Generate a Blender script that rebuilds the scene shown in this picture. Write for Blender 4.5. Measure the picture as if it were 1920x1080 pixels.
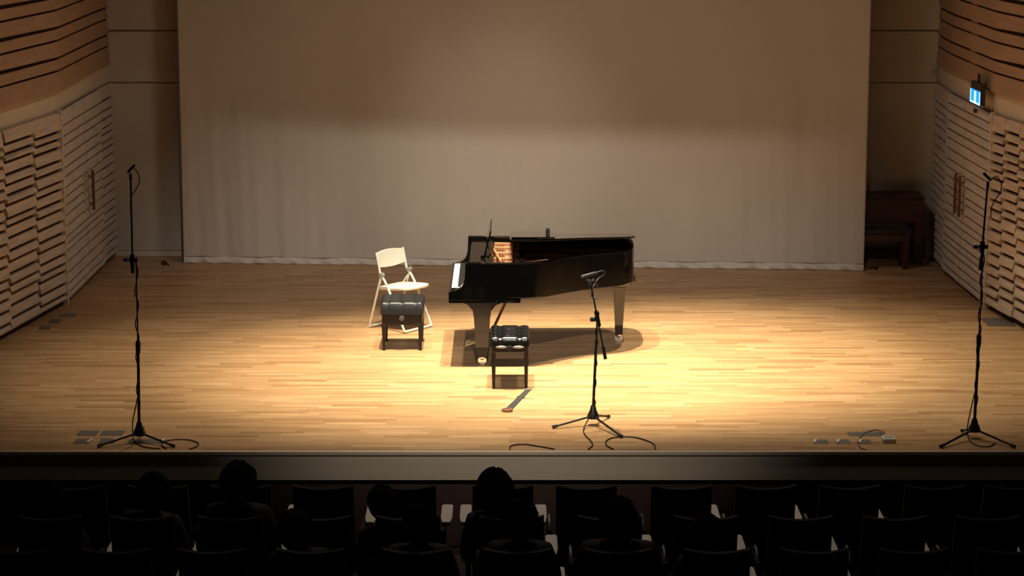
import bpy, math, random
from mathutils import Vector, Matrix
from math import sin, cos, tan, pi, radians as R, sqrt

scene = bpy.context.scene
for o in list(bpy.data.objects): bpy.data.objects.remove(o)
C = scene.collection

# ------------------------------------------------------------------ camera
F, PITCH, H = 4400.0, R(11.03), 4.87          # focal length in px of a 1920x1080 frame, tilt, height above stage
cd = bpy.data.cameras.new('camera'); cam = bpy.data.objects.new('camera', cd); C.objects.link(cam)
cd.sensor_width = 36; cd.lens = F/1920*36; cd.clip_end = 200
cam.location = (0, 0, H); cam.rotation_euler = (pi/2-PITCH, 0, 0)
scene.camera = cam

# ------------------------------------------------------------------ world, light, exposure
w = bpy.data.worlds.new('world'); scene.world = w; w.use_nodes = True
w.node_tree.nodes['Background'].inputs[0].default_value = (0.9, 0.75, 0.6, 1)
w.node_tree.nodes['Background'].inputs[1].default_value = 0.0012
scene.view_settings.view_transform = 'Standard'; scene.view_settings.look = 'None'
scene.view_settings.exposure = 0.0; scene.view_settings.gamma = 1.0
scene.view_settings.use_curve_mapping = False

def spot(name, loc, aim, energy, col, deg, blend, rad):
    d = bpy.data.lights.new(name, 'SPOT'); o = bpy.data.objects.new(name, d); C.objects.link(o)
    d.energy = energy; d.color = col; d.spot_size = R(deg); d.spot_blend = blend; d.shadow_soft_size = rad
    o.location = loc; o.rotation_euler = (Vector(aim)-Vector(loc)).to_track_quat('-Z', 'Y').to_euler()
    return o
WARM = (1.0, 0.88, 0.64)
SOFT = (1.0, 0.86, 0.74)
spot('stage_downlight', (-0.75, 20.2, 9.0), (-0.35, 21.0, 0), 6600, WARM, 39.5, 0.9, 0.07)
spot('stage_downlight.001', (0.45, 20.2, 9.0), (1.15, 21.4, 0), 7000, WARM, 39.5, 0.9, 0.07)
spot('stage_downlight.002', (-2.2, 20.4, 9.0), (-2.1, 20.9, 0), 1900, WARM, 42, 1.0, 0.1)
spot('stage_downlight.003', (2.5, 20.5, 9.0), (2.7, 21.3, 0), 3000, WARM, 44, 1.0, 0.1)
spot('stage_wash_light', (0.1, 21.6, 7.2), (0.1, 22.2, 0), 340, SOFT, 140, 1.0, 0.5)
spot('front_of_house_light', (0.0, 8.0, 9.0), (0.0, 22.9, 0.0), 3650, (1.0, 0.92, 0.83), 29.6, 0.85, 0.2)
spot('curtain_glow_light', (0.0, 9.0, 6.5), (-0.1, 25.0, 1.7), 1500, (1.0, 0.88, 0.74), 11, 1.0, 0.2)  # weak front lamp added for the glow at the curtain centre
spot('armrest_fill_light', (0.3, 17.0, 7.5), (0.3, 17.0, 0), 170, SOFT, 110, 1.0, 0.2)  # faint lamp added over the front rows to lift the pale armrests

# ------------------------------------------------------------------ pixels to points
def ray(x, y):
    dx, dz = (x-960)/F, (540-y)/F
    return Vector((dx, cos(PITCH)+dz*sin(PITCH), -sin(PITCH)+dz*cos(PITCH)))
CAM = Vector((0, 0, H))
def G(x, y, z=0.0):                # on the horizontal plane at height z
    r = ray(x, y); t = (z-H)/r.z
    return CAM+r*t
def PY(x, y, Y):                   # on the upright plane at depth Y
    r = ray(x, y); return CAM+r*(Y/r.y)
def PW(x, y, a, b):                # on the upright plane through plan points a and b
    r = ray(x, y); n = Vector((-(b[1]-a[1]), b[0]-a[0], 0))
    t = n.dot(Vector((a[0], a[1], 0))-CAM)/n.dot(r)
    return CAM+r*t

# ------------------------------------------------------------------ materials
MATS = {}
def mat(name, col, rough=0.5, metal=0.0, spec=0.5, coat=0.0, emit=None, estr=0, noise=0.0, nscale=(8, 8, 8), bump=0.0, bscale=60, sheen=0):
    m = bpy.data.materials.new(name); m.use_nodes = True; nt = m.node_tree; b = nt.nodes['Principled BSDF']
    b.inputs['Base Color'].default_value = (*col, 1); b.inputs['Roughness'].default_value = rough
    b.inputs['Metallic'].default_value = metal; b.inputs['Specular IOR Level'].default_value = spec
    b.inputs['Coat Weight'].default_value = coat; b.inputs['Coat Roughness'].default_value = 0.04
    if sheen: b.inputs['Sheen Weight'].default_value = sheen
    if emit: b.inputs['Emission Color'].default_value = (*emit, 1); b.inputs['Emission Strength'].default_value = estr
    if noise or bump:
        tc = nt.nodes.new('ShaderNodeTexCoord'); mp = nt.nodes.new('ShaderNodeMapping'); nt.links.new(tc.outputs['Object'], mp.inputs[0])
        mp.inputs['Scale'].default_value = nscale
    if noise:
        n = nt.nodes.new('ShaderNodeTexNoise'); n.inputs['Scale'].default_value = 1; n.inputs['Detail'].default_value = 5
        nt.links.new(mp.outputs[0], n.inputs['Vector'])
        cr = nt.nodes.new('ShaderNodeValToRGB'); nt.links.new(n.outputs['Fac'], cr.inputs[0])
        cr.color_ramp.elements[0].position = 0.3; cr.color_ramp.elements[1].position = 0.7
        cr.color_ramp.elements[0].color = (*[c*(1-noise) for c in col], 1); cr.color_ramp.elements[1].color = (*[min(1, c*(1+noise)) for c in col], 1)
        nt.links.new(cr.outputs[0], b.inputs['Base Color'])
    if bump:
        n2 = nt.nodes.new('ShaderNodeTexNoise'); n2.inputs['Scale'].default_value = bscale; nt.links.new(tc.outputs['Object'], n2.inputs['Vector'])
        bp = nt.nodes.new('ShaderNodeBump'); bp.inputs['Strength'].default_value = bump; bp.inputs['Distance'].default_value = 0.01
        nt.links.new(n2.outputs['Fac'], bp.inputs['Height']); nt.links.new(bp.outputs[0], b.inputs['Normal'])
    MATS[name] = m; return m

def strip_floor(name):
    """maple strip parquet: rows run along X, random joints and tones per strip"""
    m = bpy.data.materials.new(name); m.use_nodes = True; nt = m.node_tree; N = nt.nodes; L = nt.links
    b = N['Principled BSDF']
    def mth(op, a, bb=None):
        n = N.new('ShaderNodeMath'); n.operation = op
        for i, v in enumerate((a, bb)):
            if v is None: continue
            if isinstance(v, (int, float)): n.inputs[i].default_value = v
            else: L.new(v, n.inputs[i])
        return n.outputs[0]
    tc = N.new('ShaderNodeTexCoord'); sp = N.new('ShaderNodeSeparateXYZ'); L.new(tc.outputs['Object'], sp.inputs[0])
    row = mth('DIVIDE', sp.outputs[1], 0.062); ri = mth('FLOOR', row)
    wn = N.new('ShaderNodeTexWhiteNoise'); wn.noise_dimensions = '1D'; L.new(ri, wn.inputs['W'])
    xx = mth('ADD', mth('DIVIDE', sp.outputs[0], 0.52), mth('MULTIPLY', wn.outputs['Value'], 7.0)); xi = mth('FLOOR', xx)
    cv = N.new('ShaderNodeCombineXYZ'); L.new(ri, cv.inputs[0]); L.new(xi, cv.inputs[1])
    wn2 = N.new('ShaderNodeTexWhiteNoise'); wn2.noise_dimensions = '2D'; L.new(cv.outputs[0], wn2.inputs['Vector'])
    cr = N.new('ShaderNodeValToRGB'); L.new(wn2.outputs['Value'], cr.inputs[0])
    e = cr.color_ramp.elements
    e[0].position = 0; e[0].color = (0.35, 0.19, 0.085, 1); e[1].position = 1; e[1].color = (0.56, 0.345, 0.18, 1)
    k = e.new(0.18); k.color = (0.44, 0.255, 0.118, 1); k = e.new(0.7); k.color = (0.49, 0.295, 0.145, 1)
    mp = N.new('ShaderNodeMapping'); mp.inputs['Scale'].default_value = (2.0, 40, 1); L.new(tc.outputs['Object'], mp.inputs[0])
    ns = N.new('ShaderNodeTexNoise'); ns.inputs['Scale'].default_value = 1.0; ns.inputs['Detail'].default_value = 6; L.new(mp.outputs[0], ns.inputs['Vector'])
    gr = N.new('ShaderNodeMapRange'); L.new(ns.outputs['Fac'], gr.inputs[0]); gr.inputs[1].default_value = .3; gr.inputs[2].default_value = .7
    gr.inputs[3].default_value = 0.80; gr.inputs[4].default_value = 1.12
    mx = N.new('ShaderNodeMix'); mx.data_type = 'RGBA'; mx.blend_type = 'MULTIPLY'; mx.inputs[0].default_value = 1
    L.new(cr.outputs[0], mx.inputs[6]); L.new(gr.outputs[0], mx.inputs[7])
    fy = mth('FRACT', row); jy = mth('LESS_THAN', fy, 0.05); fx = mth('FRACT', xx); jx = mth('LESS_THAN', fx, 0.008)
    j = mth('MAXIMUM', jy, jx); jd = mth('SUBTRACT', 1.0, mth('MULTIPLY', j, 0.30))
    mx2 = N.new('ShaderNodeMix'); mx2.data_type = 'RGBA'; mx2.blend_type = 'MULTIPLY'; mx2.inputs[0].default_value = 1
    L.new(mx.outputs[2], mx2.inputs[6]); L.new(jd, mx2.inputs[7]); L.new(mx2.outputs[2], b.inputs['Base Color'])
    b.inputs['Roughness'].default_value = 0.42; b.inputs['Specular IOR Level'].default_value = 0.35
    MATS[name] = m

strip_floor('maple_floor')
mat('slat_wood', (0.68, 0.59, 0.51), 0.6, noise=0.14, nscale=(3, 3, 30))
mat('slat_wood_tan', (0.68, 0.54, 0.42), 0.6, noise=0.16, nscale=(3, 3, 30))
mat('board_wood', (0.47, 0.29, 0.18), 0.5, noise=0.12, nscale=(1.5, 1.5, 20))
mat('plaster', (0.70, 0.59, 0.46), 0.85, noise=0.04, nscale=(3, 3, 3))
mat('back_plaster', (0.58, 0.52, 0.43), 0.85, noise=0.05, nscale=(2, 2, 2))
mat('dark_backing', (0.06, 0.036, 0.026), 0.9)
mat('ceiling_paint', (0.10, 0.085, 0.07), 0.9)
mat('cloth', (0.60, 0.53, 0.44), 0.95, spec=0.1, noise=0.05, nscale=(1.2, 1.2, 0.6), bump=0.08, bscale=45)
mat('hem_cloth', (0.66, 0.60, 0.52), 0.95, spec=0.1, noise=0.06, nscale=(12, 12, 12), bump=0.3, bscale=30)
mat('border_cloth', (0.02, 0.015, 0.015), 0.95)
mat('fascia', (0.62, 0.51, 0.37), 0.6, noise=0.05, nscale=(2, 2, 4))
mat('nosing', (0.62, 0.50, 0.36), 0.5)
mat('dark_panel', (0.055, 0.026, 0.02), 0.7)
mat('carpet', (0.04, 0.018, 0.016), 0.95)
mat('piano_black', (0.003, 0.0027, 0.0025), 0.06, spec=0.4)
mat('piano_leg', (0.010, 0.008, 0.007), 0.16, spec=0.5, coat=0.5)
mat('ivory', (0.86, 0.84, 0.76), 0.3)
mat('ebony', (0.012, 0.012, 0.012), 0.3)
mat('gold_plate', (0.17, 0.065, 0.028), 0.38, metal=0.4)
mat('gold_light', (0.44, 0.21, 0.10), 0.4, metal=0.3)
mat('soundboard', (0.30, 0.13, 0.05), 0.45)
mat('steel_wire', (0.35, 0.22, 0.13), 0.4, metal=0.9)
mat('felt', (0.03, 0.015, 0.015), 0.9)
mat('brass', (0.78, 0.64, 0.36), 0.25, metal=0.9)
mat('chrome', (0.75, 0.74, 0.72), 0.2, metal=1.0)
mat('leather', (0.005, 0.005, 0.0055), 0.22, spec=0.5, bump=0.06, bscale=90)
mat('leather_grey', (0.013, 0.013, 0.0145), 0.40, spec=0.4, bump=0.06, bscale=90)
mat('bench_wood', (0.009, 0.005, 0.004), 0.35, spec=0.3)
mat('white_plastic', (0.84, 0.82, 0.72), 0.4)
mat('white_metal', (0.78, 0.75, 0.65), 0.35)
mat('hinge_grey', (0.30, 0.29, 0.26), 0.4)
mat('stand_black', (0.010, 0.010, 0.010), 0.38)
mat('stand_steel', (0.28, 0.26, 0.24), 0.35, metal=0.8)
mat('mic_grey', (0.10, 0.10, 0.105), 0.4, metal=0.5)
mat('rubber', (0.008, 0.008, 0.008), 0.6)
mat('cable_black', (0.010, 0.008, 0.007), 0.55)
mat('cable_violet', (0.12, 0.08, 0.13), 0.5)
mat('strap_grey', (0.020, 0.019, 0.021), 0.8)
mat('brown_wood', (0.17, 0.07, 0.035), 0.5)
mat('mahogany', (0.055, 0.016, 0.010), 0.4, noise=0.25, nscale=(2, 2, 20))
mat('floor_metal', (0.24, 0.23, 0.21), 0.4, metal=0.6)
mat('socket_box', (0.66, 0.66, 0.60), 0.5)
mat('handle_wood', (0.16, 0.085, 0.045), 0.4)
mat('handle_plate', (0.55, 0.45, 0.34), 0.4)
mat('sign_case', (0.05, 0.035, 0.03), 0.5)
mat('sign_blue', (0.02, 0.15, 0.6), 0.4, emit=(0.015, 0.30, 1.0), estr=1.4)
mat('sign_white', (0.7, 0.8, 0.9), 0.4, emit=(0.45, 0.80, 1.0), estr=1.5)
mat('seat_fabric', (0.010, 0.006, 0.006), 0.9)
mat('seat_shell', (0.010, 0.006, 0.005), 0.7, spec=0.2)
mat('armrest_pale', (0.86, 0.80, 0.68), 0.45)
mat('skin', (0.25, 0.14, 0.09), 0.6)
mat('hair_black', (0.003, 0.0025, 0.0025), 0.9, spec=0.05)
mat('clothes_dark', (0.008, 0.008, 0.009), 0.9)
mat('clothes_brown', (0.016, 0.009, 0.008), 0.9)
mat('clothes_navy', (0.007, 0.009, 0.014), 0.9)

# ------------------------------------------------------------------ mesh helpers
class MB:
    def __init__(s): s.v = []; s.f = []
    def add(s, vs, fs):
        k = len(s.v); s.v += [tuple(p) for p in vs]; s.f += [tuple(i+k for i in f) for f in fs]; return s
    def box(s, x0, x1, y0, y1, z0, z1, M=None):
        vs = [Vector(p) for p in ((x0,y0,z0),(x1,y0,z0),(x1,y1,z0),(x0,y1,z0),(x0,y0,z1),(x1,y0,z1),(x1,y1,z1),(x0,y1,z1))]
        if M: vs = [M@p for p in vs]
        return s.add(vs, [(0,3,2,1),(4,5,6,7),(0,1,5,4),(1,2,6,5),(2,3,7,6),(3,0,4,7)])
    def frustum(s, cx, cy, z0, w0, d0, z1, w1, d1, cx1=None, cy1=None):
        cx1 = cx if cx1 is None else cx1; cy1 = cy if cy1 is None else cy1
        a = [(cx+sx*w0/2, cy+sy*d0/2, z0) for sx, sy in ((-1,-1),(1,-1),(1,1),(-1,1))]
        b = [(cx1+sx*w1/2, cy1+sy*d1/2, z1) for sx, sy in ((-1,-1),(1,-1),(1,1),(-1,1))]
        return s.add(a+b, [(0,3,2,1),(4,5,6,7),(0,1,5,4),(1,2,6,5),(2,3,7,6),(3,0,4,7)])
    def loft(s, rings, cap=True, closed=True):
        n = len(rings[0]); vs = [p for r in rings for p in r]; fs = []
        for i in range(len(rings)-1):
            for j in range(n if closed else n-1):
                a, b = i*n+j, i*n+(j+1) % n
                fs.append((a, b, b+n, a+n))
        if cap: fs += [tuple(range(n-1, -1, -1)), tuple((len(rings)-1)*n+j for j in range(n))]
        return s.add(vs, fs)
    def prism(s, poly, axis, a, b):
        """extrude a 2-D polygon along an axis: axis 'x' takes (y,z), 'y' takes (x,z), 'z' takes (x,y)"""
        def P(p, t): return {'x': (t, p[0], p[1]), 'y': (p[0], t, p[1]), 'z': (p[0], p[1], t)}[axis]
        return s.loft([[P(p, a) for p in poly], [P(p, b) for p in poly]])
    def tube(s, pts, r, n=8, cap=True):
        pts = [Vector(p) for p in pts]; rings = []
        rr = r if isinstance(r, (list, tuple)) else [r]*len(pts)
        up = Vector((0, 0, 1)); prev = None
        for i, p in enumerate(pts):
            d = (pts[min(i+1, len(pts)-1)]-pts[max(i-1, 0)]).normalized()
            if prev is None:
                a = d.cross(up)
                if a.length < 1e-3: a = d.cross(Vector((1, 0, 0)))
                a.normalize()
            else:
                a = prev-d*prev.dot(d); a.normalize()
            prev = a; b = d.cross(a)
            rings.append([p+(a*cos(2*pi*j/n)+b*sin(2*pi*j/n))*rr[i] for j in range(n)])
        return s.loft(rings, cap)
    def lathe(s, c, prof, n=16):
        c = Vector(c)
        return s.loft([[c+Vector((r*cos(2*pi*j/n), r*sin(2*pi*j/n), z)) for j in range(n)] for r, z in prof])
    def ball(s, c, rx, ry, rz, n=12, m=8, lo=-pi/2, hi=pi/2):
        c = Vector(c); rings = []
        for i in range(m+1):
            t = lo+(hi-lo)*i/m; q = max(cos(t), 0.02)
            rings.append([c+Vector((rx*q*cos(2*pi*j/n), ry*q*sin(2*pi*j/n), rz*sin(t))) for j in range(n)])
        return s.loft(rings)
    def build(s, name, m, parent=None, smooth=False, bevel=0, solid=0, seg=2):
        me = bpy.data.meshes.new(name); me.from_pydata(s.v, [], s.f); me.update()
        me.materials.append(MATS[m])
        if smooth:
            me.polygons.foreach_set('use_smooth', [True]*len(me.polygons))
            try: me.set_sharp_from_angle(angle=R(40))
            except Exception: pass
        o = bpy.data.objects.new(name, me); C.objects.link(o)
        if parent: o.parent = parent
        if solid:
            md = o.modifiers.new('solid', 'SOLIDIFY'); md.thickness = solid
        if bevel:
            md = o.modifiers.new('bevel', 'BEVEL'); md.width = bevel; md.segments = seg; md.limit_method = 'ANGLE'; md.angle_limit = R(35)
        return o

def smooth_path(pts, sub=6):
    pts = [Vector(p) for p in pts]; out = []
    for i in range(len(pts)-1):
        p0, p1, p2, p3 = pts[max(i-1, 0)], pts[i], pts[i+1], pts[min(i+2, len(pts)-1)]
        for k in range(sub):
            t = k/sub
            out.append(0.5*((2*p1)+(p2-p0)*t+(2*p0-5*p1+4*p2-p3)*t*t+(3*p1-p0-3*p2+p3)*t**3))
    out.append(pts[-1]); return out

def tag(o, label=None, cat=None, group=None, kind=None):
    if label: o['label'] = label
    if cat: o['category'] = cat
    if group: o['group'] = group
    if kind: o['kind'] = kind
    return o
def thing(name, label, cat, loc=(0, 0, 0), rz=0, group=None):
    o = bpy.data.objects.new(name, None); C.objects.link(o); o.location = loc; o.rotation_euler = (0, 0, rz)
    o.empty_display_size = 0.1
    return tag(o, label, cat, group)
def copy_tree(o, parent=None):
    c = o.copy(); C.objects.link(c); c.parent = parent
    for ch in [x for x in bpy.data.objects if x.parent == o]: copy_tree(ch, c)
    return c

rnd = random.Random(7)
# ================================================================== SETTING
YF = G(960, 847).y                      # stage front edge
YB = G(960, 479).y                      # back wall
FLOOR_Z = -0.80                         # auditorium floor by the front row

# plan points of the side walls where they meet the stage floor
LW = [G(*p) for p in ((-75, 676), (11, 630), (67, 599), (118, 571), (158, 531), (189, 501), (214, 479))]
RW = [G(*p) for p in ((1990, 655), (1908, 607), (1880, 592), (1855, 578), (1808, 540), (1775, 511), (1748, 479))]
LW[-1].y = RW[-1].y = YB
xl, xr = LW[-1].x-0.3, RW[-1].x+0.3

tag(MB().box(-7.5, 7.5, YF, YB+0.3, -0.028, 0).build('floor', 'maple_floor'), kind='structure')
tag(MB().box(-9, 9, 9.0, YF, FLOOR_Z-0.1, FLOOR_Z).build('floor_auditorium', 'carpet'), kind='structure')
wf = tag(MB().box(-7.5, 7.5, YF+0.06, YF+0.2, FLOOR_Z, -0.028).build('wall_front', 'dark_panel'), kind='structure')
x = -6.3
while x < 6.3:
    MB().box(x, x+1.7992, YF+0.004, YF+0.06, -0.235, -0.03).build('fascia_panel', 'fascia', wf); x += 1.8
tag(MB().box(-7.5, 7.5, YF-0.012, YF+0.03, -0.03, 0.004).build('trim_1', 'nosing', bevel=0.006), kind='structure')

wb = tag(MB().box(xl-2, xr+2, YB, YB+0.2, 0, 10.4).build('wall_back', 'back_plaster'), kind='structure')
for zz in (PY(260, 155, YB).z,):
    pass
zg1 = PY(260, 155, YB-0.03).z; zg2 = PY(260, 57, YB-0.03).z
for x0, x1 in ((xl, -3.3), (3.3, xr)):           # plaster panels with shadow joints between them
    MB().box(x0, x1, YB-0.03, YB, 0.07, zg1-0.008).build('panel', 'back_plaster', wb)
    MB().box(x0, x1, YB-0.03, YB, zg1+0.008, zg2-0.01).build('panel', 'back_plaster', wb)
    MB().box(x0, x1, YB-0.06, YB, zg2+0.01, 4.2).build('panel', 'back_plaster', wb)
tag(MB().box(xl, xr, YB-0.055, YB-0.03, 0, 0.065).build('baseboard_back', 'plaster', bevel=0.004), kind='structure')
tag(MB().box(-8, 8, YF-0.2, YB+0.2, 10.4, 10.6).build('ceiling', 'ceiling_paint'), kind='structure')

# unseen border added overhead, lower edge shaped to cut the beam on the curtain
bzs = ((-8, 4.98), (-2.2, 4.98), (-1.0, 4.86), (0.0, 4.80), (2.2, 4.76), (8, 4.74))
bo = MB().loft([[(X, YF+0.1, z), (X, YF+0.16, z), (X, YF+0.16, 10.4), (X, YF+0.1, 10.4)] for X, z in bzs]).build('beam_cut_border', 'border_cloth')
tag(bo, kind='structure')

SLAT_TOP = 2.02
def slat_levels(rng, lo=0.075, hi=0.125, z0=0.03, z1=SLAT_TOP):
    zs = [z0]
    while zs[-1] < z1-lo*1.3: zs.append(min(z1, zs[-1]+rng.choice((lo, (lo+hi)/2, hi))))
    if zs[-1] < z1-0.01: zs[-1] = z1
    return zs
def slats(a, b, inward, levels, depth, m, parent, cham=0.85, trim=0.012, gap=0.027, rng=rnd, var=0.015, name='slat'):
    a = Vector((a[0], a[1], 0)); b = Vector((b[0], b[1], 0)); d = (b-a); ln = d.length; d.normalize()
    n = Vector((-d.y, d.x, 0)); n = n if n.dot(inward) > 0 else -n
    for z0, z1 in zip(levels[:-1], levels[1:]):
        dp = depth+rng.uniform(-var, var)
        g_ = gap*cham; prof = [(0, z0+g_+0.004), (dp-0.012, z0+g_), (dp, z0+g_+0.004), (dp, z0+g_+0.026), (dp*0.72, z1), (0, z1)]
        e0, e1 = trim, ln-trim
        rings = [[a+d*t+n*q+Vector((0, 0, z)) for q, z in prof] for t in (e0, e1)]
        MB().loft(rings).build(name, m, parent)

def side_wall(name, P, inward, seed, door_name):
    inward = Vector((inward, 0, 0)); rng = random.Random(seed)
    # plaster / backing shell: a polyline extruded up and back
    off = inward*-0.25
    poly = [(p.x, p.y) for p in P]+[(p.x+off.x, p.y+0.0) for p in reversed(P)]
    wl = tag(MB().prism(poly, 'z', 0, 10.4).build(name, 'plaster'), kind='structure')
    # dark backing right behind the slats
    bk = MB()
    for a, b in zip(P[:-1], P[1:]):
        d = (b-a).normalized(); n = Vector((-d.y, d.x, 0)); n = n if n.dot(inward) > 0 else -n
        bk.loft([[a+Vector((0,0,0.0)), a+n*0.008, a+n*0.008+Vector((0,0,SLAT_TOP)), a+Vector((0,0,SLAT_TOP))],
                 [b, b+n*0.008, b+n*0.008+Vector((0,0,SLAT_TOP)), b+Vector((0,0,SLAT_TOP))]])
    bk.build('slat_backing', 'dark_backing', wl)
    base = slat_levels(rng, 0.088, 0.122)
    for i in (0, 1, 2):
        sh = (0.0, 0.030, -0.022)[i]
        lv = [base[0]]+[q+sh+rng.uniform(-0.008, 0.008) for q in base[1:-1]]+[base[-1]]
        slats(P[i], P[i+1], inward, lv, 0.065, 'slat_wood_tan', wl, cham=1.35, rng=rng, trim=0.010)
    lev = slat_levels(rng, 0.075, 0.115)
    slats(P[5], P[6], inward, slat_levels(rng, 0.075, 0.115), 0.05, 'slat_wood', wl, rng=rng, var=0.006)
    # upright strip at the kink beside the door
    a = P[3]; d = (P[2]-P[3]).normalized(); n = Vector((-d.y, d.x, 0)); n = n if n.dot(inward) > 0 else -n
    MB().loft([[a+d*t+n*q for t, q in ((0.0, 0), (0.035, 0), (0.035, 0.07), (0.0, 0.07))],
               [a+d*t+n*q+Vector((0, 0, SLAT_TOP+0.03)) for t, q in ((0.0, 0), (0.035, 0), (0.035, 0.07), (0.0, 0.07))]]).build('door_post', 'slat_wood', wl)
    # double door
    dr = bpy.data.objects.new(door_name, None); C.objects.link(dr); tag(dr, kind='structure')
    for k in (3, 4):
        a, b = P[k], P[k+1]; d = (b-a).normalized(); n = Vector((-d.y, d.x, 0)); n = n if n.dot(inward) > 0 else -n; ln = (b-a).length
        lf = MB().loft([[a+d*t+n*q+Vector((0,0,0.02)) for t, q in ((0.006, 0.01), (ln-0.006, 0.01), (ln-0.006, 0.022), (0.006, 0.022))],
                        [a+d*t+n*q+Vector((0,0,SLAT_TOP-0.01)) for t, q in ((0.006, 0.01), (ln-0.006, 0.01), (ln-0.006, 0.022), (0.006, 0.022))]]).build('door_leaf', 'slat_wood_tan', dr)
        slats(a+n*0.02, b+n*0.02, inward, lev, 0.045, 'slat_wood', lf, trim=0.008, rng=rng, var=0.003)
        # pull handle near the meeting line
        t = 0.10 if k == 4 else ln-0.10
        c = a+d*t
        zc, hh = 1.02, 0.22
        mbp = MB(); mbp.loft([[c+d*s+n*q+Vector((0,0,zc-hh)) for s, q in ((-.04,.05),(.04,.05),(.04,.066),(-.04,.066))],
                              [c+d*s+n*q+Vector((0,0,zc+hh)) for s, q in ((-.04,.05),(.04,.05),(.04,.066),(-.04,.066))]])
        mbp.build('handle_plate', 'handle_plate', lf)
        if k == 4 or name == 'wall_right':
            mh = MB(); mh.loft([[c+d*s+n*q+Vector((0,0,zc-hh)) for s, q in ((-.014,.10),(.014,.10),(.014,.13),(-.014,.13))],
                                [c+d*s+n*q+Vector((0,0,zc+hh)) for s, q in ((-.014,.10),(.014,.10),(.014,.13),(-.014,.13))]])
            for zz in (zc-0.15, zc+0.15): mh.tube([c+n*0.06+Vector((0,0,zz)), c+n*0.105+Vector((0,0,zz))], 0.009)
            mh.build('pull_handle', 'handle_wood', lf)
    # upper boards, proud of the wall, following its bends
    z = 2.25; k = 0
    pts = [Vector((P[i].x, P[i].y, 0)) for i in (0, 1, 3, 5, 6)]
    ub = MB(); rg = []
    for i, p in enumerate(pts):
        d = (pts[min(i+1, len(pts)-1)]-pts[max(i-1, 0)]).normalized(); n = Vector((-d.y, d.x, 0)); n = n if n.dot(inward) > 0 else -n
        rg.append([p+Vector((0, 0, 2.30)), p+n*0.008+Vector((0, 0, 2.30)), p+n*0.008+Vector((0, 0, 4.4)), p+Vector((0, 0, 4.4))])
    ub.loft(rg).build('board_backing', 'dark_backing', wl)
    while z < 4.3:
        hgt = (0.185, 0.125)[k % 2]; pr0 = (0.06, 0.05)[k % 2]
        rings = []
        for i, p in enumerate(pts):
            d = (pts[min(i+1, len(pts)-1)]-pts[max(i-1, 0)]).normalized(); n = Vector((-d.y, d.x, 0)); n = n if n.dot(inward) > 0 else -n
            pr = pr0*(1.0, 1.0, 0.8, 0.5, 0.4)[i]; g = (0.0 if k == 0 else 0.026+0.024*((k+1) % 2)*(1 if i < 2 else 0.35))      # the joints taper along the wall
            rings.append([p+n*q+Vector((0, 0, zz)) for q, zz in ((0.0, z+g), (pr+0.012, z+g), (pr-0.005, z+hgt), (0.0, z+hgt))])
        MB().loft(rings).build('board', 'board_wood', wl)
        z += hgt; k += 1
    return wl
wl_left = side_wall('wall_left', LW, 1, 3, 'door_1')
wl_right = side_wall('wall_right', RW, -1, 5, 'door_2')

# ------------------------------------------------------------------ curtain
ca, cb = G(345, 493), G(1619, 507)
def curtain():
    t = thing('backdrop_curtain', 'wide beige cloth backdrop curtain hanging behind the grand piano', 'curtain', (0, 0, 0))
    d = (cb-ca); ln = d.length; d.normalize(); n = Vector((d.y, -d.x, 0))       # towards the audience
    NU, NZ, TOP = 420, 36, 6.5
    r2 = random.Random(11); ph = [r2.uniform(0, 6.28) for _ in range(8)]
    def disp(u, z):
        k = max(0.0, 1-z/2.6)**1.3
        side = 0.5+0.9*math.exp(-((u-0.5)/0.9)**2)+0.8*math.exp(-((u-ln+0.5)/0.8)**2)
        a = 0.012*sin(u*7.3+ph[0]+0.25*z)+0.009*sin(u*13.7+ph[1]-0.3*z)+0.006*sin(u*23.1+ph[2])+0.013*sin(u*3.1+ph[3])
        a += 0.004*sin(u*41+ph[4]+z*1.5)
        return a*side*(0.03+0.85*k)
    vs = []; fs = []
    for j in range(NZ+1):
        z = 0.07+(TOP-0.07)*(j/NZ)**1.6
        for i in range(NU+1):
            u = ln*i/NU; p = ca+d*u+n*disp(u, z); vs.append((p.x, p.y, z))
    for j in range(NZ):
        for i in range(NU):
            a = j*(NU+1)+i; fs.append((a, a+1, a+NU+2, a+NU+1))
    MB().add(vs, fs).build('cloth', 'cloth', t, smooth=True, solid=0.004)
    vs = []; fs = []; prof = [(0.004, 0.075), (0.012, 0.06), (0.016, 0.035), (0.020, 0.012), (0.012, 0.002), (0.0, 0.002)]
    m = len(prof)
    for i in range(NU+1):
        u = ln*i/NU; base = disp(u, 0.07)
        for q, z in prof:
            wv = 0.006*sin(u*31+ph[5]+z*60)+0.005*sin(u*17+ph[6]-z*40)
            p = ca+d*u+n*(base+q+wv); vs.append((p.x, p.y, max(0.001, z+(0.006*sin(u*9+ph[7])*(1 if z > 0.05 else 0)))))
    for i in range(NU):
        for j in range(m-1):
            a = i*m+j; fs.append((a, a+1, a+m+1, a+m))
    MB().add(vs, fs).build('hem', 'hem_cloth', t, smooth=True, solid=0.004)
curtain()

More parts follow.
